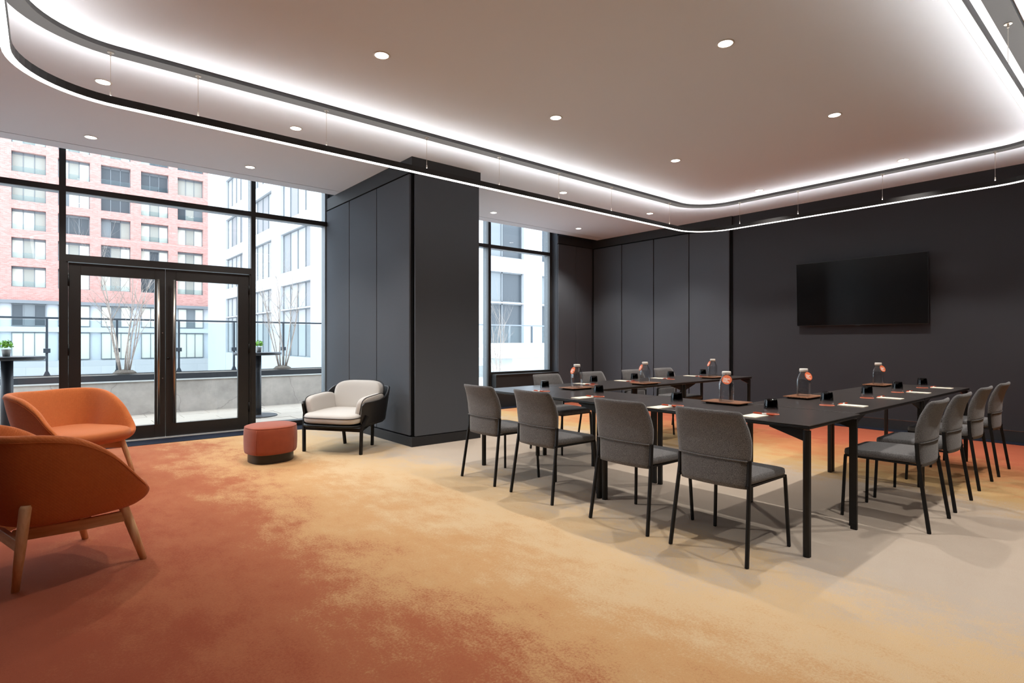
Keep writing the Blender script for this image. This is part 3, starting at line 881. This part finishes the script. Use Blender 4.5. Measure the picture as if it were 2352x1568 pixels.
# ------------------------------------------------------------------ bucket lounge chairs
def make_bucket():
    t = thing('lounge_chair', 'x', 'lounge chair', group='burnt orange bucket lounge chairs')
    half_rim = [(.345, 0, .405), (.335, -.19, .405), (.30, -.335, .415), (.19, -.385, .53), (.08, -.40, .645), (-.06, -.41, .73), (-.20, -.405, .765), (-.325, -.35, .775), (-.41, -.20, .775), (-.435, 0, .77)]
    half_base = [(.29, 0), (.28, -.20), (.24, -.29), (.16, -.325), (.06, -.335), (-.06, -.33), (-.16, -.31), (-.235, -.26), (-.28, -.15), (-.29, 0)]
    def closed(h): return h + [(p[0], -p[1]) + tuple(p[2:]) for p in h[-2:0:-1]]
    RIM = [tuple(p) for p in catmull(closed(half_rim), 5, close=True)]
    BASE = [tuple(p) for p in catmull([(x, y, 0) for x, y in closed(half_base)], 5, close=True)]
    N = len(RIM)
    def lerp(a, b, t_): return a + (b - a) * t_
    zb = .305
    L = [[(.02 + (x - .02) * .25, y * .25, zb - .012) for x, y, _ in BASE], [(.02 + (x - .02) * .88, y * .88, zb - .008) for x, y, _ in BASE],
         [(x, y, zb + .004) for x, y, _ in BASE]]
    for q in (.06, .16, .3, .45, .6, .75, .88, .96):
        ring = []
        for (rx, ry, rz), (bx_, by_, _) in zip(RIM, BASE):
            s_ = q ** .82; bl = math.sin(PI * q) * .012; m = math.hypot(bx_, by_)
            ring.append((lerp(bx_, rx, s_) + bl * bx_ / m, lerp(by_, ry, s_) + bl * by_ / m, lerp(zb + .004, rz - .03, q)))
        L.append(ring)
    def inset(o, dz): 
        return [(x * (1 - o / math.hypot(x, y)), y * (1 - o / math.hypot(x, y)), z + dz) for x, y, z in RIM]
    L += [inset(-.002, -.020), inset(.008, -.006), inset(.026, .0), inset(.046, -.006), inset(.060, -.022)]
    for q in (.2, .45, .7, .9, 1.0):
        ring = []
        for x, y, z in RIM:
            k = min(1, max(0, (z - .41) / .30)); m = math.hypot(x, y)
            o = .066 + q * (.03 + .10 * k)
            ring.append((x * (1 - o / m), y * (1 - o / m), lerp(z - .03, .36, q)))
        L.append(ring)
    L.append([(x * .3, y * .3, .35) for x, y, z in RIM])
    me = MB().loft(L).mesh('shell', True)
    uvl = me.uv_layers.new(name='UVMap')
    for p in me.polygons:
        angs = [math.atan2(me.vertices[me.loops[li].vertex_index].co.y, me.vertices[me.loops[li].vertex_index].co.x) for li in p.loop_indices]
        wrap = max(angs) - min(angs) > PI
        for li, a_ in zip(p.loop_indices, angs):
            if wrap and a_ < 0: a_ += 2 * PI
            uvl.data[li].uv = (a_ * .42, me.vertices[me.loops[li].vertex_index].co.z)
    put('shell', me, 'orange', t, sub=1)
    def wp(x, y, z):
        f = max(0, x / .4)
        return (x, y * (1 - .03 * f), z - .012 * f * f + .02 * max(0, -x))
    superellipsoid(.03, 0, .392, .345, .35, .056, .55, .6, 48, 14, wp).build('seat_cushion', 'orange_plain', t, smooth=True)
    st, en = 5 * 2 + 2, N - (5 * 2 + 2)
    pts = [(x * (1 + .003 / math.hypot(x, y)), y * (1 + .003 / math.hypot(x, y)), z - .034) for x, y, z in RIM[st:en]]
    MB().tube(pts, .0018, 5).build('rim_seam', 'orange_seam', t, smooth=True)
    legs = [((.272, .325), (.185, .285), .335), ((.272, -.325), (.185, -.285), .335), ((-.262, .225), (-.255, .318), .43), ((-.262, -.225), (-.255, -.318), .43)]
    for p, q, z1 in legs:
        MB().tube([(p[0], p[1], 0), (lerp(p[0], q[0], .5), lerp(p[1], q[1], .5), z1 * .5), (q[0], q[1], z1 - .012), (q[0], q[1], z1)], [.0165, .0225, .024, .019], 16).build('leg', 'oak', t, smooth=True)
    for sy in (-1, 1):
        MB().tube([(.205, sy * .295, .258), (.02, sy * .235, .25), (-.225, sy * .09, .236)], 0, rect=(.024, .058), up=(0, 0, 1)).build('side_rail', 'oak_rail', t, bevel=.004)
    MB().tube([(-.256, -.27, .225), (-.238, 0, .238), (-.256, .27, .225)], 0, rect=(.026, .058), up=(0, 0, 1)).build('rear_rail', 'oak_rail', t, bevel=.004)
    MB().tube([(.03, -.24, .272), (.03, .24, .272)], 0, rect=(.05, .03), up=(0, 0, 1)).build('cross_rail', 'oak_rail', t, bevel=.004)
    return t
bk = make_bucket()
bk.location = (.05, 3.93, 0); bk.rotation_euler = (0, 0, R(21))
tag(bk, 'burnt orange bucket lounge chair on oak legs, showing its shaded back')
bk2 = copy_tree(bk, (.20, 6.30, 0), R(-53), 'burnt orange bucket lounge chair by the glass doors, showing its seat')

# ------------------------------------------------------------------ grey armchair
def make_armchair():
    t = thing('armchair', 'pale grey cushioned armchair with black leather shell beside the column', 'armchair', (2.61, 6.06, 0), R(214.3))
    # leather shell: U in plan, taller at the back, flared
    K = 40
    def plan(u, z):
        a = R(-118 + 236 * u) + PI   # from one front end round the back to the other
        # superellipse
        c, s_ = math.cos(a), math.sin(a)
        fl = (z - .30) / .40
        ax, ay = .40 + .05 * fl, .375 + .055 * fl
        x = ax * sgn(c) * abs(c) ** .55; y = ay * sgn(s_) * abs(s_) ** .55
        return x, y, a
    rings = []
    for i in range(K + 1):
        u = i / K
        d = abs(u - .5) * 2
        top = .555 + .135 * max(0, min(1, (0.80 - d) / .42)) ** 1.0
        k = max(0, min(1, (.80 - d) / .42)); top = .555 + .135 * k * k * (3 - 2 * k)
        if d > .94: top -= .03 * ((d - .94) / .06) ** 2
        zb = .305 + (.015 * ((d - .9) / .1) if d > .9 else 0)
        ring = []
        nz = 6
        for j in range(nz + 1):
            z = zb + (top - zb) * j / nz
            x, y, a = plan(u, z); ring.append((x, y, z))
        for j in range(nz, -1, -1):
            z = zb + (top - zb) * j / nz
            x, y, a = plan(u, z); L = math.hypot(x, y); f = (L - .026) / L
            ring.append((x * f, y * f, z))
        rings.append(ring)
    MB().loft(rings).build('leather_shell', 'black_leather', t, smooth=False, bevel=.008)
    def seatw(x, y, z):
        f = max(0, (x + .0) / .36)
        return (x, y, z + .015 * math.cos(x * 3) - .012 * f * f)
    superellipsoid(.035, 0, .375, .335, .345, .062, .42, .36, 52, 16, seatw).build('seat_cushion', 'cushion', t, smooth=True)
    pp = [(.035 + .337 * sgn(math.cos(a)) * abs(math.cos(a)) ** .36, .347 * sgn(math.sin(a)) * abs(math.sin(a)) ** .36) for a in [2 * PI * k / 60 for k in range(60)]]
    MB().tube([seatw(x, y, .392) for x, y in pp], .0045, 6, close=True).build('seat_piping', 'piping', t, smooth=True)
    # back cushion leaning
    def bw(x, y, z):
        return (x - (z - .55) * .24 + .10 * (y / .3) ** 2 * .3, y, z)
    superellipsoid(-.285, 0, .578, .075, .30, .175, .5, .38, 40, 20, bw).build('back_cushion', 'cushion', t, smooth=True)
    def rr(a, hw_, hh, e=.38): return (hw_ * sgn(math.cos(a)) * abs(math.cos(a)) ** e, hh * sgn(math.sin(a)) * abs(math.sin(a)) ** e)
    MB().tube([bw(-.335, y, .578 + z) for y, z in [rr(2 * PI * k / 60, .300, .172) for k in range(60)]], .0045, 6, close=True).build('back_piping', 'piping', t, smooth=True)
    for sy in (-1, 1):
        def aw(x, y, z, sy=sy):
            return (x, y + sy * (z - .5) * .22 - sy * .02 * max(0, -x), z + .10 * (-x) * .6)
        ac = superellipsoid(.005, sy * .31, .505, .245, .05, .112, .5, .4, 40, 18, aw).build('arm_cushion', 'cushion', t, smooth=True)
        MB().tube([aw(.005 + x, sy * .338, .505 + z) for x, z in [rr(2 * PI * k / 60, .246, .110, .42) for k in range(60)]], .0045, 6, close=True).build('arm_piping', 'piping', ac, smooth=True)
    # tray frame under the seat
    fr = [(x * .985, y * .985) for x, y in [(.02 + .36 * sgn(math.cos(a)) * abs(math.cos(a)) ** .45, .36 * sgn(math.sin(a)) * abs(math.sin(a)) ** .45) for a in [2 * PI * k / 48 for k in range(48)]]]
    MB().tube([(x, y, .303) for x, y in fr], .014, 8, close=True).build('seat_rim', 'black_metal', t, smooth=True)
    MB().prism(fr, .296, .312).build('seat_base', 'black_metal', t)
    for sy in (-1, 1):
        MB().tube([(.267, sy * .352, 0), (.262, sy * .358, .27), (.20, sy * .395, .41)], 0, rect=(.034, .028), up=(0, 1, 0)).build('leg', 'black_metal', t, bevel=.004)
        MB().tube([(-.27, sy * .18, 0), (-.245, sy * .20, .29)], 0, rect=(.034, .028), up=(0, 1, 0)).build('leg', 'black_metal', t, bevel=.004)
        MB().tube([(.262, sy * .355, .262), (-.245, sy * .20, .278)], 0, rect=(.018, .03), up=(0, 0, 1)).build('side_rail', 'black_metal', t)
    MB().tube([(.262, -.355, .258), (.262, .355, .258)], 0, rect=(.022, .034), up=(0, 0, 1)).build('front_rail', 'black_metal', t)
    return t
make_armchair()

# ------------------------------------------------------------------ velvet ottoman
ot = thing('ottoman', 'rust velvet pebble-shaped ottoman on a black plinth', 'ottoman', (1.78, 6.0, 0))
corners = [(-.205, -.225), (-.02, -.275), (.155, -.215), (.255, -.02), (.215, .17), (.04, .25), (-.155, .20), (-.255, .02)]
plan8 = [tuple(p)[:2] for p in catmull([(x, y, 0) for x, y in corners], 8, close=True)]
def pl(s_, z): return [(x * s_, y * s_, z) for x, y in plan8]
MB().loft([pl(.90, .088), pl(.975, .092), pl(1.0, .115), pl(1.015, .22), pl(1.005, .315), pl(.985, .345), pl(.955, .358), pl(.8, .368), pl(.4, .376), pl(.02, .378)]).build('cushion', 'velvet', ot, smooth=True, sub=1)
MB().loft([pl(.86, 0.0), pl(.86, .092)]).build('plinth_base', 'walnut_dark', ot, bevel=.003)
MB().tube([(x, y, z) for x, y, z in pl(.972, .352)], .0028, 6, close=True).build('top_seam', 'velvet', ot, smooth=True)
for (x, y) in (corners[0], corners[2], corners[4], corners[6]):
    MB().tube([(x * .99, y * .99, .10), (x * 1.012, y * 1.012, .22), (x * .985, y * .985, .34)], .003, 6).build('side_seam', 'velvet', ot, smooth=True)

# ------------------------------------------------------------------ terrace outside
TE0, TE1 = YW + .2, 11.03
ter = struct(box('terrace_floor', 'roof_gravel', (-6.5, 16.0, YW + .2, 16.2, -.25, -.045)))
tile = MB().box(0, .892, 0, .445, -.04, 0).mesh('paver')
ix = 0
for iy in range(6):
    for ixx in range(14):
        put('paver', tile, 'paver', ter, loc=(-5.5 + ixx * .9 + (.45 if iy % 2 else 0), TE0 + .004 + iy * .45, -.002 - .0015 * ((ixx * 7 + iy * 3) % 3)))
cw = struct(box('wall_parapet', 'concrete', (-6.5, 5.6, 11.03, 11.9, -.3, .545), bevel=.01))
box('coping_strip', 'white_box', (-6.5, 5.6, 11.015, 11.05, .545, .566), cw)
pt = thing('planter_trough', 'long black steel planter trough on the concrete parapet', 'planter', (0, 11.1, .566))
MB().box(-6.4, 5.55, -.03, .0, 0, .095).build('front_panel', 'planter', pt)
MB().box(-6.4, 5.55, .50, .53, 0, .10).build('rear_panel', 'planter', pt)
MB().box(-6.4, 5.55, .0, .50, 0, .088).build('bed', 'soil', pt)
# glass balustrade
rg = thing('glass_balustrade', 'glass balustrade with dark posts and top rail behind the planter', 'railing', (0, 11.72, .566))
RZ0, RZ1 = .0, 1.02
MB().box(-6.3, 5.5, -.022, .022, RZ1 - .012, RZ1 + .02).build('top_rail', 'rail', rg, bevel=.004)
MB().box(-6.3, 5.5, -.03, .03, .0, .05).build('base_rail', 'rail', rg)
k = 0
xp = .015 - .925 * 6
while xp < 5.5:
    p = MB().box(xp - .016, xp + .016, -.025, .025, .0, RZ1).build('post', 'rail', rg)
    MB().add([(xp - .07, -.028, .03), (xp + .07, -.028, .03), (xp + .02, -.028, .16), (xp - .02, -.028, .16), (xp - .07, .028, .03), (xp + .07, .028, .03), (xp + .02, .028, .16), (xp - .02, .028, .16)],
             [(0, 1, 2, 3), (4, 7, 6, 5), (0, 4, 5, 1), (1, 5, 6, 2), (2, 6, 7, 3), (3, 7, 4, 0)]).build('foot_plate', 'rail', p)
    MB().box(xp - .045, xp + .045, -.035, .035, .46, .53).build('glass_clamp', 'rail', p, bevel=.003)
    MB().box(xp + .02, xp + .905, -.006, .006, .06, RZ1 - .03).build('pane', 'rail_glass', rg)
    xp += .925

# bare multi-stem trees
def make_tree(name, base, seed, nstem, height, spread, label, lean=(0, 0), thick=.0145):
    rnd = random.Random(seed)
    t = thing(name, label, 'tree', base)
    tag(t, group='bare multi-stem trees on the terrace')
    def branch(mb, p, d, L, r, depth):
        n = 6; pts = [p.copy()]; q = p.copy(); dd = d.copy()
        for i in range(n):
            dd = (dd + Vector((rnd.uniform(-.12, .12), rnd.uniform(-.03, .03), rnd.uniform(.0, .12)))).normalized()
            q = q + dd * (L / n); pts.append(q.copy())
        mb.tube(pts, [r * (1 - .72 * i / n) for i in range(n + 1)], 6 if depth == 0 else 4)
        if depth < 3:
            for i in range(2, n + 1):
                m = 1 if depth == 0 and i < 3 else (2 if depth < 2 else 1)
                for _ in range(m):
                    if rnd.random() < (.8 if depth < 2 else .6):
                        ax = Vector((rnd.uniform(-1, 1), rnd.uniform(-.22, .22), rnd.uniform(.1, .9))).normalized()
                        nd = (dd * .55 + ax * .75).normalized()
                        branch(mb, pts[i], nd, L * rnd.uniform(.26, .46), r * .42 * (1 - .1 * i), depth + 1)
    for s_ in range(nstem):
        a = 2 * PI * s_ / nstem + rnd.uniform(-.4, .4)
        d = Vector((math.cos(a) * spread + lean[0], math.sin(a) * spread * .12 + lean[1], 1)).normalized()
        mb = MB()
        branch(mb, Vector((math.cos(a) * .06, math.sin(a) * .04, 0)), d, height * rnd.uniform(.75, 1.0), thick * rnd.uniform(.7, 1.1), 0)
        mb.build('stem', 'bark', t, smooth=True)
    superellipsoid(0, 0, .0, .16, .12, .07, 1, 1, 20, 8, lambda x, y, z: (x + .012 * math.sin(x * 90 + z * 40), y, max(.001, z + .012 * math.sin(x * 70) * math.cos(y * 80)))).build('root_ball', 'soil', t, smooth=True)
    return t
make_tree('bare_tree', (1.02, 11.35, .668), 4, 8, 1.85, .26, 'leafless multi-stem tree in the planter, seen through the glass doors')
make_tree('bare_tree', (3.58, 11.35, .668), 11, 6, 1.9, .30, 'leafless multi-stem tree in the planter, beside the right-hand high table')
make_tree('bare_tree', (10.0, 12.6, -.04), 23, 5, 2.2, .16, 'leafless pale tree outside the small window', thick=.016)

# high tables with potted plants
def make_high_table(loc, label):
    t = thing('high_table', label, 'table', loc, group='black high tables on the terrace')
    MB().lathe([(.0001, .99), (.335, .99), (.36, 1.005), (.36, 1.03), (.357, 1.033), (.0001, 1.033)], 48, cap=False).build('top', 'outdoor_table', t, smooth=False)
    MB().lathe([(.058, .02), (.058, .99)], 28).build('column', 'outdoor_table', t, smooth=True)
    MB().lathe([(.0001, 0), (.30, 0), (.30, .014), (.29, .02), (.0001, .022)], 48, cap=False).build('base_disc', 'outdoor_table', t)
    return t
make_high_table((-.355, 8.98, -.001), 'round black high table on the terrace, left of the glass doors')
make_high_table((2.645, 9.62, -.001), 'round black high table on the terrace, right of the glass doors')
def make_plant(loc, seed, label):
    rnd = random.Random(seed)
    t = thing('potted_plant', label, 'plant', loc, group='small green plants on the high tables')
    MB().lathe([(.0001, 0), (.034, 0), (.045, .085), (.042, .085), (.040, .075), (.0001, .075)], 24, cap=False).build('pot', 'pot', t, smooth=True)
    mb = MB()
    for i in range(150):
        z = rnd.uniform(-.5, 1); a = rnd.uniform(0, 2 * PI); rr_ = math.sqrt(max(0, 1 - z * z))
        n = Vector((rr_ * math.cos(a), rr_ * math.sin(a), z)); c = Vector((0, 0, .135)) + n * rnd.uniform(.035, .068)
        n = (n + Vector((rnd.uniform(-.6, .6), rnd.uniform(-.6, .6), rnd.uniform(-.2, .8)))).normalized()
        u = n.orthogonal().normalized(); w = n.cross(u); s_ = rnd.uniform(.011, .02)
        mb.add([c - u * s_, c + w * s_ * .6 + n * .003, c + u * s_, c - w * s_ * .6 + n * .003], [(0, 1, 2, 3)])
    mb.build('foliage', 'leaf', t)
    return t
make_plant((-.36, 8.96, 1.033), 3, 'small green plant in a grey pot on the left-hand high table')
make_plant((2.66, 9.60, 1.033), 5, 'small green plant in a grey pot on the right-hand high table')

# white roof box, low deck and balustrade seen through the small window
sk = thing('roof_box', 'white sloped roof box standing outside the small window', 'roof box', (11.3, 14.0, 0))
MB().add([(0, 0, .65), (2.4, 0, .65), (2.4, 1.4, .65), (0, 1.4, .65), (0.0, 0, .93), (.32, 0, 1.14), (2.4, 0, 1.14), (2.4, 1.4, 1.14), (.32, 1.4, 1.14), (0, 1.4, .93)],
         [(0, 3, 2, 1), (0, 1, 6, 5, 4), (1, 2, 7, 6), (2, 3, 9, 8, 7), (3, 0, 4, 9), (4, 5, 8, 9), (5, 6, 7, 8)]).build('hood', 'white_box', sk, bevel=.01)
MB().box(.55, 2.4, .15, 1.3, -.045, .65).build('curb', 'white_box', sk)
rg2 = thing('glass_balustrade', 'frosted glass balustrade with pale top rail behind the white roof box', 'railing', (0, 15.9, .0))
MB().box(9.5, 16.0, -.03, .03, 1.77, 1.82).build('top_rail', 'outer_frame', rg2)
MB().box(9.5, 16.0, -.1, .1, -.045, .35).build('upstand', 'white_box', rg2)
for k in range(6):
    x = 9.8 + k * 1.12
    MB().box(x - .03, x + .03, -.03, .03, .35, 1.77).build('post', 'outer_frame' if k % 2 else 'rail', rg2)
    MB().box(x + .04, x + 1.08, -.006, .006, .4, 1.74).build('pane', 'rail_glass', rg2)

# ------------------------------------------------------------------ far buildings
bldg = thing('brick_building', 'pink brick apartment building with rows of recessed windows', 'building', (0, 80, 0))
cols = [-14.42, -10.55, -6.69, -2.82, 1.05, 4.91, 8.79, 12.61, 16.51]
CWd = 2.84
rows = [9.246 + 3.09 * k for k in range(7)]
mbw = MB()
edges = [cols[0] - 2] + [v for c in cols for v in (c, c + CWd)] + [20.6]
for i in range(0, len(edges) - 1, 2):
    mbw.box(edges[i], edges[i + 1], 0, 6, 5.6, 31)
zz = [5.6] + [v for z in rows for v in (z - 2.2, z)] + [31]
for i in range(0, len(zz) - 1, 2):
    for c in cols: mbw.box(c, c + CWd, .01, 6, zz[i], zz[i + 1])
mbw.build('brick_wall', 'brick', bldg)
rnd = random.Random(7)
fr_me = MB()
for a, b in ((0, .07), (CWd - .07, CWd), (.92, .99), (1.85, 1.92)): fr_me.box(a, b, 0, .08, 0, 2.2)
fr_me.box(0, CWd, 0, .08, 0, .07).box(0, CWd, 0, .08, 1.95, 2.2)
fr_me = fr_me.mesh('window')
pn = {}
for mt in ('blind', 'blind2', 'bwin', 'bwin2'):
    pn[mt] = MB().box(0, .86, 0, .03, .07, 1.95).mesh('pane')
    pn[mt].materials.append(M[mt])
blank = MB().box(0, CWd, 0, .03, 0, 2.2).mesh('pane_back')
guard = MB().box(0, CWd, 0, .02, .05, .62).mesh('guard_pane')
for z in rows:
    for c in cols:
        w = put('window', fr_me, 'bframe', bldg, loc=(c, .55, z - 2.2))
        st = rnd.choice(['blind', 'blind', 'blind2', 'bwin', 'mix', 'mix'])
        for q, x0 in enumerate((.07, .99, 1.92)):
            mt = st if st != 'mix' else rnd.choice(['blind', 'blind', 'bwin', 'bwin2', 'blind2'])
            if st == 'blind' and q == 1: mt = 'blind2'
            put('pane', pn[mt], None, w, loc=(x0, .04, 0))
        if rnd.random() < .6: put('guard_pane', guard, 'rail_glass', w, loc=(0, -.35, 0))
# pale ground floors of the brick building
lo = thing('pale_podium', 'pale grey podium floors with tall windows below the brick building', 'building', (0, 79.6, 0))
MB().box(-17, 21, .5, 6, -2.5, 5.6).build('wall', 'pale_panel', lo)
MB().box(-17, 21, -.1, .6, 5.25, 5.6).build('cornice', 'bframe', lo)
MB().box(-17, 21, .2, .6, 2.2, 2.75).build('spandrel', 'pale_panel', lo)
fr2 = {}
for (h, z) in ((2.4, 2.82), (3.05, -.9)):
    m_ = MB()
    for a, b in ((0, .07), (CWd - .07, CWd), (.92, .99), (1.85, 1.92)): m_.box(a, b, 0, .12, 0, h)
    m_.box(0, CWd, 0, .12, 0, .08).box(0, CWd, 0, .12, h - .1, h)
    fm = m_.mesh('window')
    pm = {}
    for mt in ('blind', 'bwin', 'bwin2'):
        pm[mt] = MB().box(0, .86, 0, .03, .08, h - .1).mesh('pane'); pm[mt].materials.append(M[mt])
    for c in cols:
        w = put('window', fm, 'bframe', lo, loc=(c, .3, z))
        st = rnd.choice(['blind', 'blind', 'bwin']) if z > 0 else 'blind'
        for q, x0 in enumerate((.07, .99, 1.92)):
            mt = st if not (z > 0 and q == 1 and rnd.random() < .6) else 'bwin2'
            put('pane', pm[mt], None, w, loc=(x0, .05, 0))
bw = tag(MB().box(-20, 26, 0, .6, -2.6, -.98).build('block_wall', 'stone_wall', loc=(0, 78.0, 0)), 'low grey block wall in front of the pale podium', 'wall')
rf = struct(box('ground_outside', 'roof_gravel', (-40, 60, 17.5, 140, -3.2, -2.6)))

# white building at the corner: face A looks to -x, face B to -y
wbld = thing('white_building', 'white clad office building with wide dark-framed windows', 'building', (13.0, 25.0, 0))
def facade(nm, length, bays, axis, bands, glass_mat):
    """bays: list of (start,end) window spans along the face; bands: list of (z0,z1) window heights"""
    mb = MB()
    def bxx(a, b, d0, d1, z0, z1):
        if axis == 'A': mb.box(d0, d1, a, b, z0, z1)
        else: mb.box(a, b, d0, d1, z0, z1)
    e = [0.0] + [v for s_ in bays for v in s_] + [length]
    for i in range(0, len(e), 2):
        if e[i + 1] - e[i] > .001: bxx(e[i], e[i + 1], 0, .5, -3, 24)
    z = [-3] + [v for s_ in bands for v in s_] + [24]
    for s0, s1 in bays:
        for i in range(0, len(z), 2): bxx(s0, s1, .02, .5, z[i], z[i + 1])
    wall = mb.build(nm, 'white_wall', wbld)
    for (s0, s1) in bays:
        n = max(1, round((s1 - s0) / 1.55))
        for (z0, z1) in bands:
            m2 = MB(); st = (s1 - s0) / n
            def q(mbx, a, b, d0, d1, u, v):
                if axis == 'A': mbx.box(d0, d1, a, b, u, v)
                else: mbx.box(a, b, d0, d1, u, v)
            for k in range(n + 1):
                c = s0 + k * st
                q(m2, max(s0, c - .035), min(s1, c + .035), .2, .3, z0, z1)
            q(m2, s0, s1, .2, .3, z0, z0 + .06); q(m2, s0, s1, .2, .3, z1 - .06, z1)
            w = m2.build('window', 'bframe', wbld)
            for k in range(n):
                m3 = MB(); q(m3, s0 + k * st + .03, s0 + (k + 1) * st - .03, .26, .29, z0 + .05, z1 - .05)
                m3.build('pane', rnd.choice(glass_mat), w)
bands = [(.15, 3.38), (3.46, 5.15), (6.05, 8.85), (9.75, 12.55), (13.45, 16.25), (17.15, 19.95)]
A_spans = [(1.3, 7.3), (8.4, 10.66), (10.66, 16.6), (18.7, 24.6), (26.7, 32.6)]
A_spans = [(1.3, 8.5), (10.66, 16.6), (18.7, 24.6), (26.7, 32.6)]
facade('wall_face', 40.0, A_spans, 'A', bands, ['office', 'office', 'office2'])
B_spans = [(1.0, 4.4), (5.8, 8.83), (10.3, 13.3), (15.0, 18.0)]
facade('wall_face', 26.0, B_spans, 'B', [(.9, 3.38), (3.46, 5.2), (6.05, 8.9), (9.75, 12.6), (13.45, 16.25)], ['bwin', 'bwin2'])
MB().box(0.4, 26, .6, 40, -3, 24).build('core', 'white_wall', wbld)
